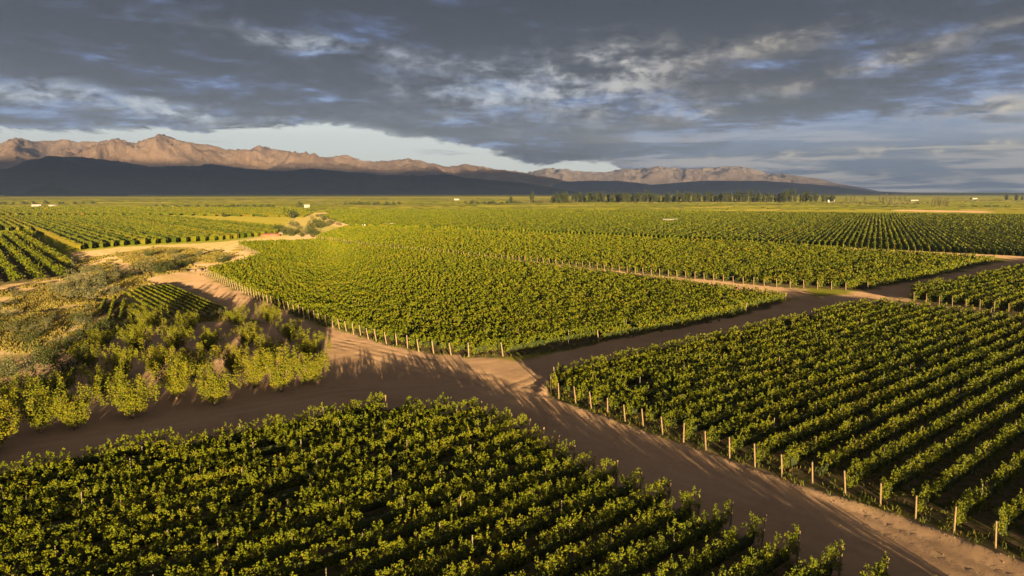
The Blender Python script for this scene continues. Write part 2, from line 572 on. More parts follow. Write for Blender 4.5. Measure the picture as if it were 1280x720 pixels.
def soil_material():
    m, n = new_mat('soil')
    geo = n.n('ShaderNodeNewGeometry')
    pos = geo.outputs['Position']
    a_d = n.n('ShaderNodeAttribute', attribute_name='dirt').outputs['Fac']
    a_v = n.n('ShaderNodeAttribute', attribute_name='vine').outputs['Fac']
    a_s = n.n('ShaderNodeAttribute', attribute_name='scrub').outputs['Fac']
    a_d = n.m('MULTIPLY', a_d, n.m('SUBTRACT', 1.0, n.m('MULTIPLY', a_s, n.m('MULTIPLY', n.ss(n.noise(pos, .22, 7, .7), .44, .58), .85))))
    trk = n.n('ShaderNodeAttribute', attribute_name='track').outputs['Fac']
    n1 = n.noise(pos, .12, 4, .6)
    n2 = n.noise(pos, 1.3, 6, .65)
    n3 = n.noise(pos, 9.0, 4, .7)
    n4 = n.noise(pos, .02, 4, .6)
    dirt = n.mix(n.ss(n1, .35, .7), (.29, .19, .118), (.235, .152, .094))
    dirt = n.mix(n.m('MULTIPLY', n.ss(n2, .45, .75), .45), dirt, (.185, .12, .074))
    dirt = n.mix(n.m('MULTIPLY', trk, .75), dirt, (.32, .215, .135))
    dirt = n.mix(n.m('MULTIPLY', n.ss(n3, .62, .72), .35), dirt, (.16, .10, .065))
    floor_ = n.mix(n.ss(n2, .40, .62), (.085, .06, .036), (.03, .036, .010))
    scrub = n.mix(n.ss(n.noise(pos, .35, 6, .65), .38, .60), (.25, .18, .10), (.17, .135, .05))
    scrub = n.mix(n.m('MULTIPLY', n.ss(n2, .5, .7), .6), scrub, (.075, .075, .026))
    # far fields: strips of crops with differing greens and straw
    sepx = n.n('ShaderNodeSeparateXYZ', {0: pos})
    fx = n.m('ADD', n.m('MULTIPLY', sepx.outputs[0], .0011), 0)
    fy = n.m('MULTIPLY', sepx.outputs[1], .0065)
    vor = n.n('ShaderNodeTexVoronoi', {'Vector': n.n('ShaderNodeCombineXYZ', {0: fx, 1: fy, 2: 0.0}).outputs[0], 'Scale': 1.0}, distance='CHEBYCHEV')
    crf = n.n('ShaderNodeValToRGB', {0: n.m('FRACT', n.m('MULTIPLY', n.n('ShaderNodeSeparateColor', {0: vor.outputs['Color']}).outputs[0], 3.7))})
    e = crf.color_ramp.elements
    e[0].color = (.07, .08, .009, 1); e[1].color = (.16, .135, .03, 1)
    k = e.new(.35); k.color = (.10, .105, .010, 1)
    k = e.new(.62); k.color = (.14, .125, .018, 1)
    k = e.new(.82); k.color = (.14, .12, .02, 1)
    far = n.mix(n.m('MULTIPLY', n.ss(n4, .4, .7), .5), crf.outputs[0], (.085, .085, .014))
    far = n.mix(n.m('MULTIPLY', n.ss(n2, .45, .7), .4), far, (.05, .055, .015))
    col = n.mix(a_s, far, scrub)
    col = n.mix(a_d, col, dirt)
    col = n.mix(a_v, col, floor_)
    hgt = n.m('ADD', n.m('MULTIPLY', n2, .6), n.m('MULTIPLY', n3, .25))
    hgt = n.m('SUBTRACT', hgt, n.m('MULTIPLY', trk, .25))
    bmp = n.n('ShaderNodeBump', {'Height': hgt, 'Distance': .07, 'Strength': .6})
    b = n.n('ShaderNodeBsdfDiffuse', {'Color': col, 'Roughness': 1.0, 'Normal': bmp.outputs[0]})
    o = n.n('ShaderNodeOutputMaterial')
    n.t.links.new(b.outputs[0], o.inputs['Surface'])
    return m


M_SOIL = soil_material()


def road_axis(P, pts, offs, w):
    """tyre tracks: ridges of brightness at given offsets from a centre line"""
    ln = np.array([at(*p) for p in pts])
    best = np.full(len(P), 1e9); side = np.zeros(len(P))
    for a, b in zip(ln[:-1], ln[1:]):
        e = b - a; L = np.hypot(*e); e = e / L
        r = P - a
        t = np.clip(r @ e, 0, L)
        c = a + t[:, None] * e
        d = np.hypot(*(P - c).T)
        s = np.sign(e[0] * r[:, 1] - e[1] * r[:, 0])
        m = d < best
        best[m] = d[m]; side[m] = (s * d)[m]
    o = np.zeros(len(P))
    for k in offs:
        o = np.maximum(o, np.exp(-((side - k) / w) ** 2))
    return o


trk = np.zeros(len(P))
nm2 = (P[:, 1] < 400) & (P[:, 1] > 0) & (np.abs(P[:, 0]) < 300)
wv = (fbm(P[nm2][:, 0] / 6, P[nm2][:, 1] / 6, 2, 77) - .5)[:, None] * 1.2
trk[nm2] = np.maximum(road_axis(P[nm2] + wv, [(1400, 800), (1130, 682), (900, 596), (760, 536), (660, 493), (560, 462), (430, 430), (330, 397), (240, 356)], (-2.3, -.8, .9, 2.5), .28),
                      road_axis(P[nm2] + wv, [(600, 500), (720, 452), (860, 420), (990, 390), (1100, 372), (1200, 350), (1280, 333)], (-.9, .9), .3))
trk[nm2] = np.maximum(trk[nm2], road_axis(P[nm2] + wv, [(-200, 600), (0, 560), (200, 530), (420, 490), (600, 480)], (-.9, .9), .3))
trk *= np.clip(fbm(P[:, 0] / 2.5, P[:, 1] / 2.5, 3, 91) * 2.2 - .5, 0, 1)
gz = gz.ravel() - trk * .10


def sub_mesh(name, sel):
    q = quads[sel]
    used, inv = np.unique(q, return_inverse=True)
    me = np_mesh(name, np.c_[P[used], gz[used]], inv.reshape(-1, 4), M_SOIL, smooth=True)
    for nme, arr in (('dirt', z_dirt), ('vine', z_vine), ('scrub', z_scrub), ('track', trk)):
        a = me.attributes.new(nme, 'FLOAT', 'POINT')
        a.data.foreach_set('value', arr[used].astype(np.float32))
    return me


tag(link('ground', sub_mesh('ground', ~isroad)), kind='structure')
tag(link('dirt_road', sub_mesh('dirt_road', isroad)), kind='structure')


# ---------------------------------------------------------------- mountains
def mountains(name, profile, r0, rc, r1, mat, seed, rough, nr=64, jag=1.0, daz=.06):
    """polar height field whose skyline follows the given outline; spurs and gullies run down from the crest"""
    pr = sorted(azel(*p) for p in profile)
    a_ = np.array([p[0] for p in pr]); e_ = np.array([p[1] for p in pr])
    A = np.arange(a_[0], a_[-1], daz)
    E = np.interp(A, a_, e_)
    E = E + jag * .11 * (fbm(A * 1.6, A * 0 + seed, 4, seed, .6, True) - .55) * np.clip(E / 1.2, .15, 1.4)
    rr = np.concatenate([np.linspace(r0, rc, nr), np.linspace(rc, r1, nr // 2)[1:]])
    AA, RR = np.meshgrid(A, rr)
    t = np.where(RR < rc, (RR - r0) / (rc - r0), 1 - (RR - rc) / (r1 - rc))
    X = RR * np.sin(np.radians(AA)); Y = RR * np.cos(np.radians(AA))
    warp = fbm(X / 2600, Y / 2600, 3, seed + 5) * 1.6
    rid = .52 * fbm(X / 2200 + warp, Y / 2600 + warp, 3, seed + 9, .5, True) + .48 * fbm(X / 620 + warp * 2.5, Y / 1000 - warp * 2, 6, seed + 19, .6, True)
    Z = np.clip(t, 0, 1) ** 1.15 * (1 - rough) + rough * rid * np.clip(t * 2.2, 0, 1)
    Z = Z * np.clip(t * 8, 0, 1)
    ang = Z / RR
    mx = ang.max(0)
    want = np.tan(np.radians(np.maximum(E, .02)))
    k = want / mx
    wlen = int(1.0 / daz); ker = np.hanning(wlen + 2)[1:-1]; ker /= ker.sum()
    ks = np.convolve(np.pad(k, wlen, mode='edge'), ker, 'same')[wlen:-wlen]
    k = ks ** .8 * k ** .2
    Z = Z * k[None, :] + CAM_H * np.clip(t * 3, 0, 1) * np.clip(E / .35, 0, 1)[None, :]
    Z = Z - 2.0 * (t <= 0.001)
    n0, n1 = Z.shape
    ii = np.arange(n0 * n1).reshape(n0, n1)
    q = np.stack([ii[:-1, :-1], ii[:-1, 1:], ii[1:, 1:], ii[1:, :-1]], -1).reshape(-1, 4)
    me = np_mesh(name, np.stack([X.ravel(), Y.ravel(), Z.ravel()], 1), q, mat, smooth=False)
    return tag(link(name, me), kind='structure')


def rock_mat(name, c1, c2, c3):
    m, n = new_mat(name)
    pos = n.n('ShaderNodeNewGeometry').outputs['Position']
    z = n.n('ShaderNodeSeparateXYZ', {0: pos}).outputs[2]
    a = n.noise(pos, .0011, 6, .65)
    b = n.noise(pos, .005, 9, .78)
    col = n.mix(n.ss(a, .38, .62), c1, c2)
    col = n.mix(n.m('MULTIPLY', n.ss(b, .45, .7), .5), col, c3)
    bm = n.n('ShaderNodeBump', {'Height': b, 'Distance': 110, 'Strength': .9})
    d = n.n('ShaderNodeBsdfDiffuse', {'Color': col, 'Roughness': 1.0, 'Normal': bm.outputs[0]})
    o = n.n('ShaderNodeOutputMaterial')
    n.t.links.new(d.outputs[0], o.inputs['Surface'])
    return m


M_ROCK = rock_mat('rock', (.28, .195, .145), (.18, .132, .105), (.40, .31, .26))
M_ROCK2 = rock_mat('hazed_rock', (.29, .225, .20), (.22, .18, .17), (.45, .39, .37))  # far range: rock colour paled to imitate distance haze
M_HILL = rock_mat('hazed_hill_scrub', (.022, .036, .068), (.042, .054, .08), (.014, .022, .042))  # blue of the hazy shade is mixed into the hill colour
M_HILL2 = rock_mat('hazed_hill', (.065, .085, .12), (.085, .10, .135), (.05, .068, .095))  # paler and bluer than the foothills: haze painted into the colour
mountains('mountains', [(-420, 190), (-300, 176), (-200, 182), (-100, 172), (-40, 182), (0, 180), (16, 172), (37, 175), (47, 178), (75, 173), (94, 178), (125, 177), (147, 174), (166, 179), (200, 168), (225, 175), (250, 181), (259, 179), (281, 187), (303, 188), (325, 182), (350, 188), (375, 191), (389, 191), (405, 196), (436, 194), (452, 202), (477, 202), (511, 198), (561, 209), (580, 205), (611, 210), (658, 217), (720, 228), (760, 238)],
          10500, 14500, 17000, M_ROCK, 3, .7, jag=1.8)
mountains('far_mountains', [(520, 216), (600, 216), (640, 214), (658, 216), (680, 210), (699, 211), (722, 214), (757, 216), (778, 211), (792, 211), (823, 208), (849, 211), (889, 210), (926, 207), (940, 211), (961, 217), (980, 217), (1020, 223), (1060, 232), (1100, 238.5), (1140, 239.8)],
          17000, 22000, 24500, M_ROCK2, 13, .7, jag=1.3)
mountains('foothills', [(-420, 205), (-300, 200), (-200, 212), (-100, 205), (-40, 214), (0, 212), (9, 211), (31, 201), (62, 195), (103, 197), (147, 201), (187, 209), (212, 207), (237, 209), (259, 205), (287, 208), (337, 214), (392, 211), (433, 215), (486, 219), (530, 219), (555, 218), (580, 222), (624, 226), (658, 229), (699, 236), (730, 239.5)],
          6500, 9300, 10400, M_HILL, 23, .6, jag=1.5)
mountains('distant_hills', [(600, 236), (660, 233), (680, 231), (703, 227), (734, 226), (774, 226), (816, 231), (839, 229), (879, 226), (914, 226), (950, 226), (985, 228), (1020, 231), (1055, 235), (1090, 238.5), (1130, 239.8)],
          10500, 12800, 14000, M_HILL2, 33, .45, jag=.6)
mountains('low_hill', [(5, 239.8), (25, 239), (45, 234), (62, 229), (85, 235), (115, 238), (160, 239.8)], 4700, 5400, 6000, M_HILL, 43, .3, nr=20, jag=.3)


# ---------------------------------------------------------------- the cloud behind the camera whose shadow lies on the foothills
def cloud_slab():
    s = np.array([math.sin(R(SUN_TO)), math.cos(R(SUN_TO))]); c = np.array([s[1], -s[0]])
    tn_ = math.tan(R(SUN_EL)); zb = 2300.0
    f0 = 2700 - zb / tn_
    f1 = 9300 - (zb - 600) / tn_
    nu, nv = 40, 60
    us = np.linspace(f0, f1, nu); vs = np.linspace(-15000, 16500, nv)
    UU, VV = np.meshgrid(us, vs, indexing='ij')
    e = np.minimum(np.minimum(np.arange(nu), np.arange(nu)[::-1])[:, None] / 4, np.minimum(np.arange(nv), np.arange(nv)[::-1])[None, :] / 4)
    e = np.clip(e, 0, 1) ** .5
    nz = fbm(UU / 1500, VV / 1500, 4, 61)
    X = UU * s[0] + VV * c[0] + (nz - .5) * 900; Y = UU * s[1] + VV * c[1]
    zt = zb + 40 + e * (30 + 70 * nz); zl = zb + 40 - e * 60 * nz
    v = np.concatenate([np.stack([X, Y, zt], -1).reshape(-1, 3), np.stack([X, Y, zl], -1).reshape(-1, 3)])
    ii = np.arange(nu * nv).reshape(nu, nv)
    q = np.stack([ii[:-1, :-1], ii[:-1, 1:], ii[1:, 1:], ii[1:, :-1]], -1).reshape(-1, 4)
    n = nu * nv
    loop = np.concatenate([ii[:, 0], ii[-1, 1:], ii[-2::-1, -1], ii[0, -2:0:-1]])
    nx = np.roll(loop, -1)
    side = np.stack([loop, nx, nx + n, loop + n], -1)
    m, nn = new_mat('cloud')
    d = nn.n('ShaderNodeBsdfDiffuse', {'Color': (.85, .85, .85)})
    o = nn.n('ShaderNodeOutputMaterial')
    nn.t.links.new(d.outputs[0], o.inputs['Surface'])
    me = np_mesh('cloud', v, np.concatenate([q, q[:, ::-1] + n, side]), m, smooth=True)
    tag(link('cloud', me), kind='stuff')


cloud_slab()

# ---------------------------------------------------------------- haze
hz = MB().box(-20000, 26000, -3000, 26000, -4, 2100)
mh, nh = new_mat('haze')
pv = nh.n('ShaderNodeVolumePrincipled', {'Color': (.40, .575, 1.0), 'Density': 4.0e-5, 'Anisotropy': .1})
oh = nh.n('ShaderNodeOutputMaterial')
mh.node_tree.links.new(pv.outputs[0], oh.inputs['Volume'])
tag(link('haze', hz.mesh('haze', mh)), kind='stuff')


# ---------------------------------------------------------------- foliage generators
def leaf_quads(C, S, up=.25, face=None):
    """C centres (n,3), S sizes (n,) -> pointed four-corner leaves, random tilt"""
    n = len(C)
    d = rng.normal(size=(n, 3))
    d[:, 2] += up
    if face is not None:
        d *= np.array(face)
    d /= np.linalg.norm(d, axis=1)[:, None]
    r = rng.normal(size=(n, 3))
    a = np.cross(d, r); a /= np.linalg.norm(a, axis=1)[:, None] + 1e-9
    b = np.cross(d, a)
    s = S[:, None]
    fold = d * s * .16
    v = np.stack([C - a * s * .5, C - b * s * .46 + fold, C + a * s * .58, C + b * s * .46 + fold], 1).reshape(-1, 3)
    f = np.arange(n * 4).reshape(-1, 4)
    return v, f


def clump_leaves(cc, rad, elong, dist, dens, smin=.10, spx=.0019, face=(1, 1.9, 1)):
    """cc clump centres, rad radii, elong vertical stretch, dist distance from camera"""
    s = np.maximum(smin, spx * dist)
    cnt = np.maximum(2, (dens * rad ** 2 * elong / s ** 2 + rng.random(len(rad))).astype(int))
    i = np.repeat(np.arange(len(rad)), cnt)
    d = rng.normal(size=(len(i), 3)); d /= np.linalg.norm(d, axis=1)[:, None]
    rr = rad[i] * (.45 + .6 * rng.random(len(i)))
    p = cc[i] + d * rr[:, None] * np.stack([np.ones(len(i)), np.ones(len(i)), elong[i]], 1)
    return leaf_quads(p, s[i] * (.7 + .6 * rng.random(len(i))), face=face)


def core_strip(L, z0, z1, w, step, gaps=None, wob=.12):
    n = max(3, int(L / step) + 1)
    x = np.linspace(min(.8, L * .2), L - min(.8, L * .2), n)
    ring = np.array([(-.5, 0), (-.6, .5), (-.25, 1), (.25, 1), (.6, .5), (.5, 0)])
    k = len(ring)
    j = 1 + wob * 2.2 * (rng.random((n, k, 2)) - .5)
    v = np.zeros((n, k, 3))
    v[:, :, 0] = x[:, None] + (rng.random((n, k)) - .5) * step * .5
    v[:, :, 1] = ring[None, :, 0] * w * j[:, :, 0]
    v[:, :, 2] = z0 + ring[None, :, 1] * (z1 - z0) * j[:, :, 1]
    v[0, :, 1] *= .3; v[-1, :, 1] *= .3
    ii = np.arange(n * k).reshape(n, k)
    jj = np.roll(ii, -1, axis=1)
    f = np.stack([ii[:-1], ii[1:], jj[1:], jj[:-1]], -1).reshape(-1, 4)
    return v.reshape(-1, 3), f


def hedge_mesh(L, start, d, hgt=2.0, wid=1.0, mat=None, dens=5.2, name='foliage', core=True, bare=.02):
    """foliage of one vine row in local axes (x along the row)"""
    mid = start + d * L / 2
    dm = max(40, np.hypot(mid[0], mid[1]))
    lod = 1.0 if dm < 130 else (.7 if dm < 220 else .45)
    def dist(x):
        return np.hypot(start[0] + d[0] * x, start[1] + d[1] * x)
    vig = lambda x: .84 + .32 * fbm(x / 1.9 + start[0], x * 0 + start[1], 2, 5)
    parts = []
    # body
    nb = int(L * 12.0 * lod)
    x = rng.random(nb) * L; vg = vig(x)
    c = np.stack([x, rng.normal(size=nb) * .15 * wid, (.50 + .78 * rng.random(nb)) * vg], 1)
    r = (.11 + .12 * rng.random(nb)) * (1.35 if lod < 1 else 1)
    parts.append((c, r, np.ones(nb) * 1.2, dist(x)))
    # tufts along the top
    nt = int(L * 9.0 * lod)
    x = rng.random(nt) * L; vg = vig(x)
    c = np.stack([x, rng.normal(size=nt) * .18 * wid, (1.25 + .58 * rng.random(nt)) * vg], 1)
    r = (.08 + .12 * rng.random(nt)) * (1.35 if lod < 1 else 1)
    parts.append((c, r, np.ones(nt) * 1.1, dist(x)))
    # upright shoots
    ns = int(L * 2.4 * lod)
    x = rng.random(ns) * L; vg = vig(x)
    c = np.stack([x, rng.normal(size=ns) * .24 * wid, (1.50 + .55 * rng.random(ns)) * vg], 1)
    parts.append((c, np.full(ns, .075) * (1.4 if lod < 1 else 1), 2.0 + 1.6 * rng.random(ns), dist(x)))
    vs, fs, o = [], [], 0
    sc = hgt / 2.0
    for c, r, e, dd in parts:
        if bare:
            keep = fbm(c[:, 0] / 2.2 + start[1] * 3.1, c[:, 0] * 0 + start[0] * 1.7, 2, 8) > .22 + bare
            c, r, e, dd = c[keep], r[keep], e[keep], dd[keep]
        if not len(c): continue
        c = c.copy(); c[:, 2] *= sc; c[:, 1] *= sc
        v, f = clump_leaves(c, r * sc, e, dd, dens)
        v[:, 2] = np.maximum(v[:, 2], .06)
        vs.append(v); fs.append(f + o); o += len(v)
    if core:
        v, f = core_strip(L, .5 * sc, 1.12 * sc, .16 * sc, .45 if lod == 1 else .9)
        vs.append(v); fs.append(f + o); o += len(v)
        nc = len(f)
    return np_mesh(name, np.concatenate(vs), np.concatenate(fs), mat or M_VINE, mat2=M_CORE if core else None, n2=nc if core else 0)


def clip_line(poly, p0, d):
    """intervals of the line p0+t*d inside poly"""
    nrm = np.array([-d[1], d[0]])
    ts = []
    n = len(poly)
    for i in range(n):
        a, b = poly[i], poly[(i + 1) % n]
        sa, sb = (a - p0) @ nrm, (b - p0) @ nrm
        if (sa > 0) != (sb > 0):
            k = sa / (sa - sb)
            ts.append(((a + (b - a) * k) - p0) @ d)
    ts.sort()
    return [(ts[i], ts[i + 1]) for i in range(0, len(ts) - 1, 2)]


def rows_of(poly, d, spacing, phase=0.0, minlen=3.0):
    v = np.array([d[1], -d[0]])
    w = poly @ v
    k0, k1 = math.ceil((w.min() - phase) / spacing), math.floor((w.max() - phase) / spacing)
    out = []
    for k in range(k0, k1 + 1):
        p0 = v * (k * spacing + phase)
        for a, b in clip_line(poly, p0, d):
            if b - a >= minlen:
                out.append((p0 + d * a, b - a, k))
    return out


# trellis posts: one mesh per kind, shared
post_end = MB().tube((0, 0, -.25), (0, 0, 2.02), .070, .058, 8).mesh('end_post', M_POST)
post_mid = MB().tube((0, 0, -.25), (0, 0, 2.06), .035, .032, 6).mesh('post', M_METAL)
post_b = MB().tube((0, 0, -.25), (0, 0, 2.02), .085, .07, 6).mesh('end_post', M_POST2)
post_far = MB().tube((0, 0, -.25), (0, 0, 2.0), .12, .10, 5).mesh('end_post', M_POST)


def plant_block(key, d, spacing, label, group, phase=0, hgt=2.2, wid=1.0, posts=6.5, ends=(True, True), far=False, mat=None, dens=5.2, firsts=None, lasts=None, minlen=3.0, bare=.02, as_stuff=False):
    poly = BLOCKS[key]
    rows = rows_of(poly, d, spacing, phase, minlen)
    yaw = math.atan2(d[1], d[0])
    n = len(rows)
    for i, (s, L, k) in enumerate(rows):
        e = s + d * L
        z = h1(s + d * L / 2)
        lab = label
        if firsts and i < len(firsts) and firsts[i]: lab = firsts[i]
        if lasts and n - 1 - i < len(lasts) and lasts[n - 1 - i]: lab = lasts[n - 1 - i]
        t = thing('vine_hedge', lab, 'vine row', (s[0], s[1], z), yaw, group)
        link('foliage', hedge_mesh(L, s, d, hgt, wid, mat, dens, bare=bare), t)
        if ends[0]:
            pz = link('end_post', (post_b if key == 'B' else post_far if far else post_end), t, (-.12, 0, 0), (random.gauss(0, .02), R(-random.uniform(3, 11)), 0))
            pz.scale = (1, 1, random.uniform(.88, 1.02) * min(1, hgt / 2.2))
        if ends[1]:
            pz = link('end_post', (post_b if key == 'B' else post_far if far else post_end), t, (L + .12, 0, 0), (random.gauss(0, .02), R(random.uniform(3, 11)), 0))
            pz.scale = (1, 1, random.uniform(.88, 1.02) * min(1, hgt / 2.2))
        if posts:
            x = posts * (.6 + .4 * random.random())
            while x < L - 2:
                q = link('post', post_mid, t, (x, random.gauss(0, .03), 0), (random.gauss(0, .02), random.gauss(0, .02), 0))
                q.scale = (1, 1, random.uniform(.93, 1.06))
                x += posts * random.uniform(.95, 1.05)
    print('block', key, n, 'rows')
    return n


cnt = 0
cnt += plant_block('A', U, 2.35, 'leafy green vine row inside the nearest block, hemmed by rows on either side', 'vine rows of the nearest block', hgt=2.35, wid=.62, posts=7.5,
                   firsts=['vine row on the far edge of the nearest block, beside the orchard track'])
cnt += plant_block('C', U, 2.35, 'vine row with wooden end post inside the big block across the wide dirt road', 'vine rows of the block across the dirt road', wid=.72, posts=7.5,
                   firsts=['vine row edging the shaded lane, first of the big block across the dirt road'])
cnt += plant_block('G', U, 2.35, 'vine row with thick end post in the small block in the fork of two lanes', 'vine rows in the lane fork', posts=7, far=False,
                   firsts=['rearmost vine row of the small block in the fork of the lanes'])
cnt += plant_block('B', U, 2.35, 'sunlit vine row inside the middle triangular block beyond the crossroads', 'vine rows of the middle block', wid=1.3, posts=13, far=False,
                   lasts=['bright vine row edging the shaded lane, nearest of the middle triangular block'])
cnt += plant_block('E', U, 2.6, 'vine row ending in a dark gap along the narrow track behind the middle block', 'vine rows behind the middle block', wid=1.5, posts=0, far=True,
                   lasts=['vine row along the curving lane at the corner of the block behind the middle block'])
cnt += plant_block('H', -V, 5.0, 'broad low vine row of the old block on the left, between dark gaps', 'broad vine rows on the left', posts=0, hgt=2.1, wid=3.6, ends=(False, False), bare=0,
                   phase=1.0, dens=6.5)
cnt += plant_block('J', -V, 1.35, 'narrow nursery row in the tiny striped plot beside the orchard', 'rows of the striped plot', posts=0, hgt=.62, wid=.6, ends=(False, False), bare=0, minlen=1.5)
cnt += plant_block('K', az_dir(-28), 1.7, 'short green row in the strip left of the striped plot', 'short rows beside the striped plot', posts=0, hgt=1.1, ends=(False, False), bare=0, minlen=1.5)
print('so far', cnt)


def stuff_rows(key, d, spacing, name, label, hgt=2.0, phase=0, wid=1.0, sel=None, d0=0, d1=1e9):
    vs, fs, o = [], [], 0
    m = 0
    for s, L, k in rows_of(BLOCKS[key] if isinstance(key, str) else key, d, spacing, phase, 4):
        m += 1
        if sel and not sel(m): continue
        mid = s + d * L / 2
        me_v, me_f = core_strip(L, .1, hgt * .86, .8 * wid, 2.5, wob=.25)
        dist = lambda x: np.hypot(s[0] + d[0] * x, s[1] + d[1] * x)
        n = int(L * .8)
        x = rng.random(n) * L
        c = np.stack([x, rng.normal(size=n) * .25 * wid, hgt * (.72 + .25 * rng.random(n))], 1)
        lv, lf = clump_leaves(c, np.full(n, .42), np.ones(n), dist(x), 2.4, spx=.0016)
        for v, f in ((me_v, me_f), (lv, lf)):
            w = np.empty_like(v)
            w[:, 0] = s[0] + d[0] * v[:, 0] - d[1] * v[:, 1]
            w[:, 1] = s[1] + d[1] * v[:, 0] + d[0] * v[:, 1]
            w[:, 2] = v[:, 2]
            vs.append(w); fs.append(f + o); o += len(w)
    print(name, key if isinstance(key, str) else '', m, 'rows')
    me = np_mesh(name, np.concatenate(vs), np.concatenate(fs), M_VINE)
    return tag(link(name, me), label=label, kind='stuff')


DF = az_dir(28)
frows = rows_of(pF, DF, 2.25, 0, 6)
budget = 300 - cnt
# rows of the far block: the ones nearest the lane at the right are things, the rest one mass
fr = sorted(frows, key=lambda r: np.hypot(*r[0]))
ind = set(id(r) for r in fr[:max(0, budget)])
yawF = math.atan2(DF[1], DF[0])
for s, L, k in fr[:max(0, budget)]:
    t = thing('vine_hedge', 'vine row of the wide far block whose posts line the thin track below the treeline', 'vine row', (s[0], s[1], 0), yawF, 'vine rows of the wide far block')
    link('foliage', hedge_mesh(L, s, DF, 1.5, 7.0, None, 4.4, bare=0), t)
    link('end_post', post_far, t, (-.3, 0, 0), (0, R(-6), 0))
rest = fr[max(0, budget):]


def merged_rows(rows, d, name, label, wid=1.1, hgt=2.0):
    vs, fs, o = [], [], 0
    for s, L, k in rows:
        me_v, me_f = core_strip(L, .1, hgt * .86, .8 * wid, 2.5, wob=.25)
        n = int(L * .8)
        x = rng.random(n) * L
        dd = np.hypot(s[0] + d[0] * x, s[1] + d[1] * x)
        c = np.stack([x, rng.normal(size=n) * .25 * wid, hgt * (.72 + .25 * rng.random(n))], 1)
        lv, lf = clump_leaves(c, np.full(n, .42), np.ones(n), dd, 2.4, spx=.0016)
        for v, f in ((me_v, me_f), (lv, lf)):
            w = np.empty_like(v)
            w[:, 0] = s[0] + d[0] * v[:, 0] - d[1] * v[:, 1]
            w[:, 1] = s[1] + d[1] * v[:, 0] + d[0] * v[:, 1]
            w[:, 2] = v[:, 2]
            vs.append(w); fs.append(f + o); o += len(w)
    print(name, len(rows), 'rows merged', o)
    return tag(link(name, np_mesh(name, np.concatenate(vs), np.concatenate(fs), M_VINE)), label=label, kind='stuff')


if rest:
    merged_rows(rest, DF, 'vineyard', 'distant vine rows of the wide far block below the treeline')
merged_rows(rows_of(pI, -V, 4.2, 0, 6), -V, 'vineyard', 'distant leafy rows behind the old block and the scrubland', wid=2.6, hgt=2.4)
# further fields out to the treeline: only ridges of crop
pFar = np.array([(-520, 420), (-350, 330), (-250, 390), (-60, 470), (120, 640), (620, 640), (1000, 900), (700, 1250), (-500, 1250), (-900, 900)])
pFar1 = wpoly([(-60, 270), (200, 269), (380, 272), (395, 265), (370, 261), (100, 259), (-60, 262)])
pFar2 = wpoly([(445, 279), (640, 282), (700, 272), (640, 264), (420, 263), (405, 265)])
merged_rows(rows_of(pFar2, DF, 5.5, 0, 6), DF, 'crop_field', 'distant green crop rows right of the diagonal dirt road', wid=2.4)
merged_rows(rows_of(pFar1, -V, 7.0, 0, 6), -V, 'crop_field', 'distant green crop rows under the dark hills', wid=3.0)

def far_crops():
    pl = np.array([(-1500, 1000), (-700, 640), (-300, 700), (100, 800), (600, 860), (1200, 700), (1700, 1000), (1500, 2300), (-1800, 2300)])
    vs, fs, o = [], [], 0
    d = az_dir(62)
    for s, L, k in rows_of(pl, d, 17.0, 0, 60):
        x = 0
        while x < L - 20:
            ln = min(rng.uniform(60, 380), L - x)
            p = s + d * x
            hh = .5 + 1.8 * float(vnoise(np.array([p[0] / 260]), np.array([p[1] / 150]), 5)[0])
            if rng.random() < .8:
                v, f = core_strip(ln, .05, hh, rng.uniform(2.5, 7), 7, wob=.3)
                w = np.empty_like(v)
                w[:, 0] = p[0] + d[0] * v[:, 0] - d[1] * v[:, 1]; w[:, 1] = p[1] + d[1] * v[:, 0] + d[0] * v[:, 1]; w[:, 2] = v[:, 2]
                vs.append(w); fs.append(f + o); o += len(w)
            x += ln + rng.uniform(3, 25)
    print('far crops', o)
    return tag(link('crop_field', np_mesh('crop_field', np.concatenate(vs), np.concatenate(fs), M_FARCROP)), label='far crops and hedged strips in front of the windbreak', kind='stuff')


far_crops()


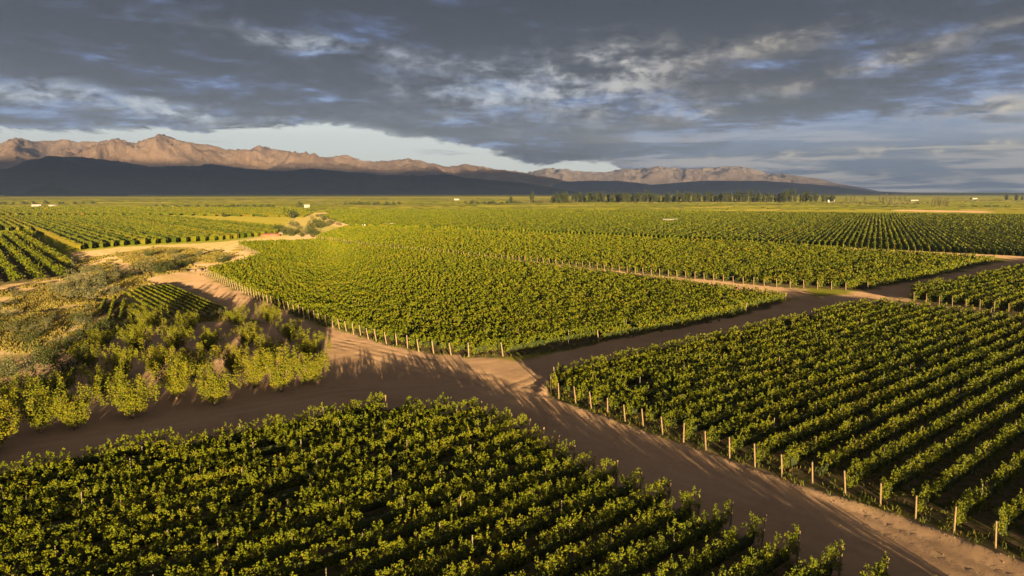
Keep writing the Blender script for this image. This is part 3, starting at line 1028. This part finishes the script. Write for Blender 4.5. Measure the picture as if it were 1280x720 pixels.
# ---------------------------------------------------------------- trees and shrubs
def tree_proto(name, cat, hgt, width, leafm, n_limb=7, n_clump=60, leaf=.16, dens=5, trunk_h=.9, tr=.11, upright=.6, seed=0, clump=(.28, .5), flat=1.0, elong=1.3):
    """trunk with limbs, and a crown of leaf clumps along the limbs"""
    rs = random.Random(seed)
    g = np.random.default_rng(seed)
    t = MB()
    lean = (rs.uniform(-.15, .15), rs.uniform(-.15, .15))
    top = Vector((lean[0], lean[1], trunk_h))
    t.tube((0, 0, -.3), top, tr * 1.25, tr, 8, False)
    cc, rr, ee = [], [], []
    for i in range(n_limb):
        a = 2 * math.pi * (i + rs.uniform(-.35, .35)) / n_limb
        rad = width / 2 * rs.uniform(.55, 1.0)
        z = trunk_h + (hgt - trunk_h) * rs.uniform(.62, .95) * (1 - .25 * (rad / (width / 2)) * (1 - upright))
        tip = Vector((math.cos(a) * rad, math.sin(a) * rad, z))
        mid = top.lerp(tip, .45) + Vector((0, 0, -(hgt * .05)))
        t.tube(top, mid, tr * .6, tr * .38, 6, False)
        t.tube(mid, tip, tr * .38, tr * .1, 5, False)
        m = max(2, n_clump // n_limb)
        for j in range(m):
            k = rs.uniform(.22, 1.08)
            p = (top.lerp(mid, k / .45) if k < .45 else mid.lerp(tip, (k - .45) / .55))
            sp = width * .13 * (0.5 + k)
            cc.append((p.x + rs.gauss(0, sp), p.y + rs.gauss(0, sp), max(trunk_h * .55, (p.z + rs.gauss(0, sp * .8)) * flat)))
            rr.append(rs.uniform(*clump)); ee.append(elong * rs.uniform(.7, 1.4))
    cc = np.array(cc); rr = np.array(rr); ee = np.array(ee)
    cnt_ = np.maximum(3, (dens * rr ** 2 * ee / leaf ** 2).astype(int))
    i = np.repeat(np.arange(len(rr)), cnt_)
    d = g.normal(size=(len(i), 3)); d /= np.linalg.norm(d, axis=1)[:, None]
    p = cc[i] + d * (rr[i] * (.35 + .75 * g.random(len(i))))[:, None] * np.stack([np.ones(len(i)), np.ones(len(i)), ee[i]], 1)
    p[:, 2] = np.maximum(p[:, 2], .1)
    v, f = leaf_quads(p, leaf * (.7 + .6 * g.random(len(i))))
    return t.mesh('trunk', M_BARK), np_mesh('crown', v, f, leafm)


def put_tree(name, label, cat, meshes, p, group=None, s=1.0, sz=None, rz=None, z=None):
    t = thing(name, label, cat, (p[0], p[1], (h1(p) if z is None else z) - .03), random.uniform(0, 6.28) if rz is None else rz, group)
    t.scale = (s, s, sz or s)
    if name == 'orchard_tree':
        t.scale = (s * 1.08, s * random.uniform(.98, 1.12), s * random.uniform(.86, 1.02))
    link('trunk', meshes[0], t)
    link('crown', meshes[1], t)
    return t


orch = [tree_proto('o', 't', 4.7, 3.4, M_ORCH, n_limb=9, n_clump=120, leaf=.15, dens=5.2, seed=s_, clump=(.20, .40), trunk_h=.85, tr=.10, elong=2.2) for s_ in (1, 2, 3, 4, 5, 6)]
front = [(-8, 566, 1.0), (52, 541, .95), (92, 538, .9), (167, 524, 1.05), (222, 499, .98), (268, 507, .95), (318, 484, .9), (351, 490, 1.05), (388, 480, .95)]
inner = [(20, 520, .85), (75, 500, .8), (128, 497, .8), (152, 476, .85), (196, 472, .9), (240, 475, .95), (288, 466, .8), (335, 456, .85), (384, 452, .9),
         (172, 444, .95), (220, 444, .9), (262, 442, .75), (310, 434, .8), (362, 428, .8),
         (184, 418, .95), (235, 420, .8), (298, 410, .8), (338, 406, .85), (112, 462, .8), (130, 436, .75), (-45, 545, .9), (-60, 600, .9), (-100, 580, .9)]
flabs = ['yellow-green orchard tree at the left end of the front line, cut by the picture edge',
         'second orchard tree of the front line on the bare soil, touching its right neighbour',
         'small orchard tree of the front line with pale trunk, right of a touching twin',
         'lone yellow-green orchard tree with a bare trunk, foremost on the shaded track',
         'orchard tree with forked pale trunk just right of the lone foremost tree',
         'rounded orchard tree with orange tinted leaves in the middle of the front line',
         'smaller orchard tree squeezed left of the broad trees at the road bend',
         'broad yellow orchard tree closing the front line near the crossroads',
         'last orchard tree of the front line, standing against the open dirt road']
for i, (px, py, s_) in enumerate(front):
    put_tree('orchard_tree', flabs[i], 'tree', orch[(i * 2 + 1) % 6], at(px, py), 'front line of orchard trees', s_)
for i, (px, py, s_) in enumerate(inner):
    put_tree('orchard_tree', 'yellow-green orchard tree crowded behind the front line of trees', 'tree', orch[(i * 5) % 6], at(px, py), 'orchard trees behind the front line', s_)

silver = tree_proto('s', 't', 4.6, 6.2, M_SILVER, n_limb=9, n_clump=90, leaf=.17, dens=3.2, seed=21, clump=(.35, .6), trunk_h=.6, tr=.14)
put_tree('shrub_tree', 'big grey-green bushy tree at the left edge among the orchard', 'tree', silver, at(22, 508))
dk = [tree_proto('d', 't', 2.6, 4.2, M_DARKB, n_limb=8, n_clump=54, leaf=.16, dens=3.6, seed=s_, clump=(.3, .55), trunk_h=.25, tr=.06) for s_ in (31, 32)]
for i, (px, py, s_) in enumerate([(118, 428, 1.15), (90, 440, .9), (140, 420, .9), (18, 412, .9), (60, 455, 1.1), (35, 430, .7), (8, 470, .8), (84, 470, 1.0), (100, 408, .7)]):
    put_tree('dark_shrub', 'dark green shrub in the shade between the scrub and the orchard', 'shrub', dk[i % 2], at(px, py), 'dark shrubs by the orchard', s_)
# scrubland
bs = [tree_proto('b', 't', 1.9, 2.8, M_BUSH, n_limb=7, n_clump=34, leaf=.15, dens=3.2, seed=s_, clump=(.22, .42), trunk_h=.15, tr=.04) for s_ in (41, 42, 43)]
gr = [tree_proto('b', 't', 3.0, 3.6, M_SILVER, n_limb=7, n_clump=44, leaf=.18, dens=2.8, seed=s_, clump=(.25, .5), trunk_h=.3, tr=.06) for s_ in (51, 52)]
for i, (px, py, s_) in enumerate([(104, 356, 1.3), (118, 362, 1.2), (98, 366, 1.0), (132, 358, 1.1), (86, 372, 1.0), (112, 374, 1.0), (138, 368, .8), (72, 366, .8)]):
    put_tree('tamarisk', 'feathery grey-green tree in the clump at the end of the broad vine rows', 'tree', gr[i % 2], at(px, py), 'grey-green clump by the broad vine rows', s_ * 1.25)
for i, (px, py, s_, m) in enumerate([(172, 346, 1.3, 1), (182, 344, 1.1, 1), (200, 345, 1.2, 0), (212, 340, 1.2, 0), (228, 334, 1.0, 0), (160, 350, 1.1, 0), (282, 326, 1.0, 0), (276, 328, .9, 0), (186, 322, 1.0, 0)]):
    if m:
        put_tree('green_bush', 'bright green bush at the middle of the scrubland', 'bush', bs[i % 3], at(px, py), 'bright bushes in the scrub', s_ * 1.6)
    else:
        put_tree('dark_shrub', 'low dark bush on the scrubland above the striped plot', 'shrub', dk[i % 2], at(px, py), 'dark bushes on the scrubland', s_ * .85)
k = 0
rs = random.Random(99)
while k < 150:
    x = rs.uniform(-140, -25); y = rs.uniform(65, 265)
    p = np.array([x, y])
    if sdist(p[None], scrub_poly)[0] < 1.5 or max(sdist(p[None], q)[0] for q in dirt_polys + ALLV) > -1.0:
        continue
    if float(fbm(np.array([x / 9]), np.array([y / 9]), 2, 71)[0]) < .42:
        continue
    t = put_tree('scrub_bush', 'small dry desert bush on the grassy scrubland left of the orchard', 'bush', bs[k % 3] if rs.random() < .8 else gr[k % 2], p, 'desert bushes on the scrubland', rs.uniform(.35, .95))
    k += 1

k = 0
while k < 46:
    p = at(rs.uniform(345, 425), rs.uniform(264, 297))
    if sdist(p[None], scrub2)[0] < 2:
        continue
    put_tree('scrub_bush', 'olive bush on the rough ground beside the diagonal farm road', 'bush', (bs + dk)[k % 5], p, 'bushes beside the diagonal farm road', rs.uniform(.8, 2.0))
    k += 1

# dry grass as ground cover
def tufts(name, label, n, test, hmin, hmax, mat, box, seed, w=.05):
    g = np.random.default_rng(seed)
    X = g.uniform(box[0], box[1], n * 6); Y = g.uniform(box[2], box[3], n * 6)
    P_ = np.stack([X, Y], 1)
    P_ = P_[test(P_)][:n]
    m = 5
    base = np.repeat(P_, m, 0) + g.normal(size=(len(P_) * m, 2)) * .14
    z = H(base[:, 0], base[:, 1])
    a = g.uniform(0, 6.28, len(base)); hh = g.uniform(hmin, hmax, len(base))
    ln = g.normal(size=(len(base), 2)) * .35
    sc_ = np.maximum(1, np.hypot(base[:, 0], base[:, 1]) / 60)
    ww = w * sc_
    dx_, dy_ = np.cos(a) * ww, np.sin(a) * ww
    v = np.stack([np.stack([base[:, 0] - dx_, base[:, 1] - dy_, z - .02], 1), np.stack([base[:, 0] + dx_, base[:, 1] + dy_, z - .02], 1),
                  np.stack([base[:, 0] + dx_ * .3 + ln[:, 0] * hh, base[:, 1] + dy_ * .3 + ln[:, 1] * hh, z + hh], 1),
                  np.stack([base[:, 0] - dx_ * .3 + ln[:, 0] * hh, base[:, 1] - dy_ * .3 + ln[:, 1] * hh, z + hh * .9], 1)], 1).reshape(-1, 3)
    return tag(link(name, np_mesh(name, v, np.arange(len(v)).reshape(-1, 4), mat)), label=label, kind='stuff')


def t_scrub(Q_):
    ok = sdist(Q_, scrub_poly) > .5
    for i_, pl in enumerate(dirt_polys + ALLV):
        if i_ in (2, 3, 9):
            ok &= (sdist(Q_, pl) < 0) | (fbm(Q_[:, 0] / 4, Q_[:, 1] / 4, 3, 85) > .56)
        else:
            ok &= sdist(Q_, pl) < 0
    ok &= fbm(Q_[:, 0] / 5, Q_[:, 1] / 5, 3, 81) > .42
    return ok


tufts('dry_grass', 'tufts of dry yellow grass over the scrubland', 30000, t_scrub, .15, .5, M_GRASS, (-140, -20, 62, 262), 5)


def t_weed(Q_):
    s = -sdist(Q_, pC)
    return ((s > -.9) & (s < .9) & (fbm(Q_[:, 0] / 1.5, Q_[:, 1] / 1.5, 2, 82) > .4)) | ((np.abs(sdist(Q_, pB)) < .7) & (fbm(Q_[:, 0] / 1.5, Q_[:, 1] / 1.5, 2, 83) > .5))


tufts('weeds', 'low green weeds along the ends of the vine rows', 5200, t_weed, .1, .42, M_WEED, (-50, 70, 34, 125), 6, .05)


def t_floor(Q_):
    ok = np.zeros(len(Q_), bool)
    for pl in (pA, pC):
        ok |= sdist(Q_, pl) > 0
    return ok & (fbm(Q_[:, 0] / 2.5, Q_[:, 1] / 2.5, 2, 84) > .42)


tufts('undergrowth', 'low weeds growing on the soil between the vine rows', 9000, t_floor, .08, .3, M_WEED, (-50, 75, 26, 110), 8, .06)

# clods and stones on the berm
g = np.random.default_rng(12)
cl = []
while len(cl) < 520:
    q = np.array([[g.uniform(0, 42), g.uniform(26, 72)]])
    s = -sdist(q, pC)[0]
    if .3 < s < 2.0 or (s < 5 and s > 0 and g.random() < .03):
        cl.append(q[0])
vs, fs, o = [], [], 0
octv = np.array([(1, 0, 0), (0, 1, 0), (-1, 0, 0), (0, -1, 0), (0, 0, .7), (0, 0, -.7)], float)
octf = np.array([(0, 1, 4), (1, 2, 4), (2, 3, 4), (3, 0, 4), (1, 0, 5), (2, 1, 5), (3, 2, 5), (0, 3, 5)])
for p in cl:
    s_ = g.uniform(.02, .06) * (1.5 if g.random() < .05 else 1)
    v = octv * s_ * g.uniform(.7, 1.3, (6, 1)) + np.array([p[0], p[1], h1(p)])
    vs.append(v); fs.append(octf + o); o += 6
tag(link('gravel', np_mesh('gravel', np.concatenate(vs), np.concatenate(fs), M_STONE, k=3)), label='clods and stones along the graded edge of the road', kind='stuff')

# ---------------------------------------------------------------- windbreak trees, poplars and far hedges
fir = [tree_proto('f', 't', 21, 9, M_FIR, n_limb=9, n_clump=64, leaf=1.5, dens=3.4, seed=s_, clump=(1.5, 2.6), trunk_h=3, tr=.35, upright=1, elong=1.5) for s_ in (61, 62, 63)]
con = [tree_proto('f', 't', 24, 5.5, M_FIR, n_limb=6, n_clump=46, leaf=1.3, dens=3.4, seed=s_, clump=(1.2, 1.9), trunk_h=2.5, tr=.3, upright=1, elong=2.2) for s_ in (64, 65)]
pop = [tree_proto('p', 't', 22, 3.8, M_POPLAR, n_limb=5, n_clump=42, leaf=1.0, dens=2.6, seed=s_, clump=(.7, 1.2), trunk_h=3, tr=.22, upright=1, elong=2.6) for s_ in (71, 72)]
low_ = [tree_proto('l', 't', 9, 10, M_POPLAR, n_limb=8, n_clump=50, leaf=1.2, dens=3, seed=s_, clump=(1.1, 2.0), trunk_h=1, tr=.25) for s_ in (81, 82)]
lowd = [tree_proto('l', 't', 8, 10, M_FIR, n_limb=8, n_clump=50, leaf=1.2, dens=3, seed=s_, clump=(1.1, 2.0), trunk_h=1, tr=.25) for s_ in (83, 84)]
rs = random.Random(5)


def line(px0, px1, py, n, protos, name, label, cat, group, s0=.8, s1=1.1, jy=.5, jx=4):
    for i in range(n):
        px = px0 + (px1 - px0) * (i + .5) / n + rs.uniform(-jx, jx)
        p = at(px, py + rs.uniform(-jy, jy))
        put_tree(name, label, cat, protos[rs.randrange(len(protos))], p, group, rs.uniform(s0, s1), rz=rs.uniform(0, 6), z=0)


line(695, 905, 253.6, 84, fir, 'windbreak_tree', 'dark evergreen in the dense middle stretch of the long windbreak', 'tree', 'trees of the dense windbreak', .62, 1.0)
line(905, 1010, 253.6, 36, fir + con, 'windbreak_tree', 'tall dark evergreen in the ragged right stretch of the windbreak', 'tree', 'trees of the ragged windbreak', .7, 1.15)
line(780, 1000, 253.8, 9, con, 'conifer_tree', 'dark narrow conifer standing out above the windbreak', 'tree', 'narrow conifers in the windbreak', .9, 1.05, jx=8)
line(636, 720, 254.6, 18, low_ + fir[:1], 'field_tree', 'lighter olive green tree at the left end of the windbreak', 'tree', 'lighter trees at the windbreak end', .6, 1.0)
line(1000, 1045, 253.6, 9, fir, 'windbreak_tree', 'dark tree near the white house at the right end of the windbreak', 'tree', 'trees by the white house', .75, 1.0)
line(1056, 1070, 254.5, 3, pop, 'poplar_tree', 'pale slender poplar just right of the white house', 'tree', 'poplars right of the white house', .7, .9, jx=1)
line(1078, 1082, 254.5, 2, pop, 'poplar_tree', 'pale slender poplar of the close pair between two poplar groups', 'tree', 'pair of poplars', .6, .8, jx=1)
line(1098, 1132, 254.8, 9, pop, 'poplar_tree', 'pale slender poplar in the long group near the middle of the right side', 'tree', 'poplars of the long group', .65, .9, jx=1)
line(1164, 1186, 261, 7, pop, 'poplar_tree', 'pale bare-stemmed poplar in the nearer group by the sandy clearing', 'tree', 'poplars by the sandy clearing', .62, .8, jx=1)
line(1040, 1160, 256, 22, low_, 'field_shrub', 'low olive shrub in the hedge below the poplars', 'shrub', 'hedge below the poplars', .4, .65)
line(1215, 1262, 259, 9, lowd, 'field_shrub', 'low dark green shrub of the short hedge at the right edge', 'shrub', 'short hedge at the right edge', .25, .4)
line(1256, 1300, 251.5, 6, fir, 'field_tree', 'dark tree in the far group on the right horizon', 'tree', 'far trees on the right horizon', .6, .9)
line(584, 650, 255.5, 20, lowd, 'field_tree', 'small dark tree left of the windbreak along the straw field', 'tree', 'small trees left of the windbreak', .5, .9)
line(430, 500, 257, 16, lowd, 'field_tree', 'small dark tree in the group right of the farm road', 'tree', 'trees right of the farm road', .55, .85)
line(392, 428, 257, 5, low_, 'field_tree', 'small olive tree around the little white farmhouse', 'tree', 'olive trees by the farmhouse', .4, .6)
line(196, 344, 260, 34, lowd, 'field_shrub', 'dark shrub in the long hedge on the left fields', 'shrub', 'long hedge on the left fields', .4, .6, jy=.8)
line(-20, 120, 256, 16, lowd, 'field_tree', 'dark tree around the farm under the hills', 'tree', 'trees around the left farm', .5, .85)
put_tree('field_tree', 'upright green tree beside the diagonal farm road', 'tree', lowd[0], at(365, 273), None, .85, .95, z=0)
put_tree('field_tree', 'dark round tree left of the little white farmhouse', 'tree', lowd[1], at(375, 260.5), None, 1.0, 1.0, z=0)
put_tree('field_tree', 'lone round tree in the pale field left of the farm road', 'tree', lowd[1], at(280, 271), None, .42, .42, z=0)


# ---------------------------------------------------------------- buildings far off
def house(p, w, d, h, label, rz=0, rooft=1.0, name='farmhouse', cat='house', wins=3, wm=None, rm=None):
    t = thing(name, label, cat, (p[0], p[1], 0), rz)
    b = MB().box(-w / 2, w / 2, -d / 2, d / 2, -.2, h)
    link('wall', b.mesh('wall', wm or M_WHITE), t)
    r = MB().prism([(-d / 2 - .4, 0), (d / 2 + .4, 0), (d / 2 + .4, .15), (0, rooft + .15), (-d / 2 - .4, .15)], -w / 2 - .4, w / 2 + .4)
    ro = link('roof', r.mesh('roof', rm or M_ROOF), t, (0, 0, h + .003), (0, 0, math.pi / 2))
    for i in range(wins):
        x = -w / 2 + w * (i + .6) / (wins + .2)
        link('window', MB().box(x - .5, x + .5, -d / 2 - .05, -d / 2 + .1, h * .35, h * .75).mesh('window', M_DARK), t)
    x = w / 2 - w * .12
    link('door', MB().box(x - .5, x + .5, -d / 2 - .05, -d / 2 + .1, 0, 2.05).mesh('door', M_DARK), t)
    return t


house(at(384, 260.5), 7, 6, 4.6, 'little white farmhouse at the head of the diagonal dirt road', rz=.2, wins=2)
house(at(1038, 253.4), 14, 9, 6.2, 'white farmhouse at the right end of the windbreak', rz=-.1)
house(at(1142, 252), 17, 8, 3.6, 'long pale shed behind the poplar group on the right', rz=.0, name='shed', cat='shed')
house(at(1217, 249.6), 15, 10, 4.5, 'small distant white house right of the tall poplars', rz=.1)
house(at(47, 258.5), 13, 7, 3, 'long pale farm building under the dark hills', rz=.1, name='farm_building', cat='building')
house(at(66, 259), 8, 6, 3, 'smaller pale farm building right of the long one', rz=-.1, name='farm_building', cat='building', wins=2)
house(at(571, 250.5), 13, 9, 4, 'white barn in the straw coloured field near the horizon', rz=.0, name='barn', cat='barn')
# long white tank trailer shape in the far field
t = thing('storage_shed', 'long low white shed alone in the far green field', 'shed', (*at(837, 278), 0), R(8))
link('wall', MB().box(-5.6, 5.6, -1.6, 1.6, 0, 2.1).mesh('wall', M_WHITE), t)
link('roof', MB().prism([(-1.9, 0), (1.9, 0), (0, .55)], -5.9, 5.9).mesh('roof', M_WHITE), t, (0, 0, 2.103), (0, 0, math.pi / 2))
link('door', MB().box(2.6, 4.6, -1.64, -1.5, .02, 1.8).mesh('door', M_ROOF), t)


def boulder(name, label, cat, p, s, mat, seed, group=None, sz=(1, 1, .6)):
    g_ = np.random.default_rng(seed)
    b = np.linspace(0, math.pi, 9); a = np.linspace(0, 2 * math.pi, 17)[:-1]
    B, A_ = np.meshgrid(b, a, indexing='ij')
    rad = 1 + .5 * (fbm(A_ * 1.3 + seed, B * 2, 3, seed) - .5)
    rad = rad * (1 + .06 * g_.normal(size=rad.shape))
    rad[:, :] = rad
    rad[0, :] = rad[0, 0]; rad[-1, :] = rad[-1, 0]
    X = np.sin(B) * np.cos(A_) * rad; Y = np.sin(B) * np.sin(A_) * rad; Z = np.cos(B) * rad
    v = np.stack([X.ravel() * sz[0], Y.ravel() * sz[1], Z.ravel() * sz[2]], 1) * s
    ii = np.arange(9 * 16).reshape(9, 16); jj = np.roll(ii, -1, 1)
    f = np.stack([ii[:-1], ii[1:], jj[1:], jj[:-1]], -1).reshape(-1, 4)
    o_ = link(name, np_mesh(name, v, f, mat), None, (p[0], p[1], h1(p) + s * sz[2] * .25))
    return tag(o_, label, cat, group)


boulder('soil_heap', 'low heap of red soil at the corner of the scrubland', 'soil heap', at(337, 295), 5.5, M_RED, 3, sz=(1, .8, .22))
boulder('soil_heap', 'small pale heap beside the red soil heap', 'soil heap', at(352, 292), 2.6, M_STONE, 4, sz=(1, .8, .35))
for i, (px, py) in enumerate([(186, 320), (179, 321), (192, 323), (248, 339), (254, 341), (241, 340), (183, 318)]):
    boulder('rock', 'pale rock lying on the scrubland', 'rock', at(px, py), rs.uniform(.5, 1.0), M_STONE, 20 + i, 'pale rocks on the scrubland')
# bins by the far track
for i, (px, lab) in enumerate([(455, 'small white crate left alone beside the far track'), (472, 'white crate in the middle of those beside the far track'), (480, 'white crate next to the long white tank by the far track')]):
    t = thing('crate', lab, 'crate', (*at(px, 283.2), 0), .1 * i)
    link('box', MB().box(-1, 1, -.7, .7, 0, 1.5).mesh('box', M_WHITE), t)
    link('lid', MB().box(-1.06, 1.06, -.76, .76, 1.503, 1.6).mesh('lid', M_ROOF), t)
t = thing('water_tank', 'long white tank lying beside the far track', 'tank', (*at(487, 283), 0), .15)
link('tank_body', MB().tube((-2.6, 0, 1.1), (2.6, 0, 1.1), 1.0, 1.0, 14).mesh('tank_body', M_WHITE), t)
for sx in (-1.6, 1.6):
    link('cradle', MB().box(sx - .2, sx + .2, -.8, .8, 0, .45).mesh('cradle', M_ROOF), t)

# ---------------------------------------------------------------- render settings
SC.cycles.max_bounces = 6
SC.cycles.diffuse_bounces = 3
SC.cycles.glossy_bounces = 2
SC.cycles.transmission_bounces = 4
SC.cycles.transparent_max_bounces = 8
SC.cycles.volume_bounces = 0
SC.cycles.use_denoising = True
print('verts', sum(len(m.vertices) for m in bpy.data.meshes), 'objects', len(bpy.data.objects))
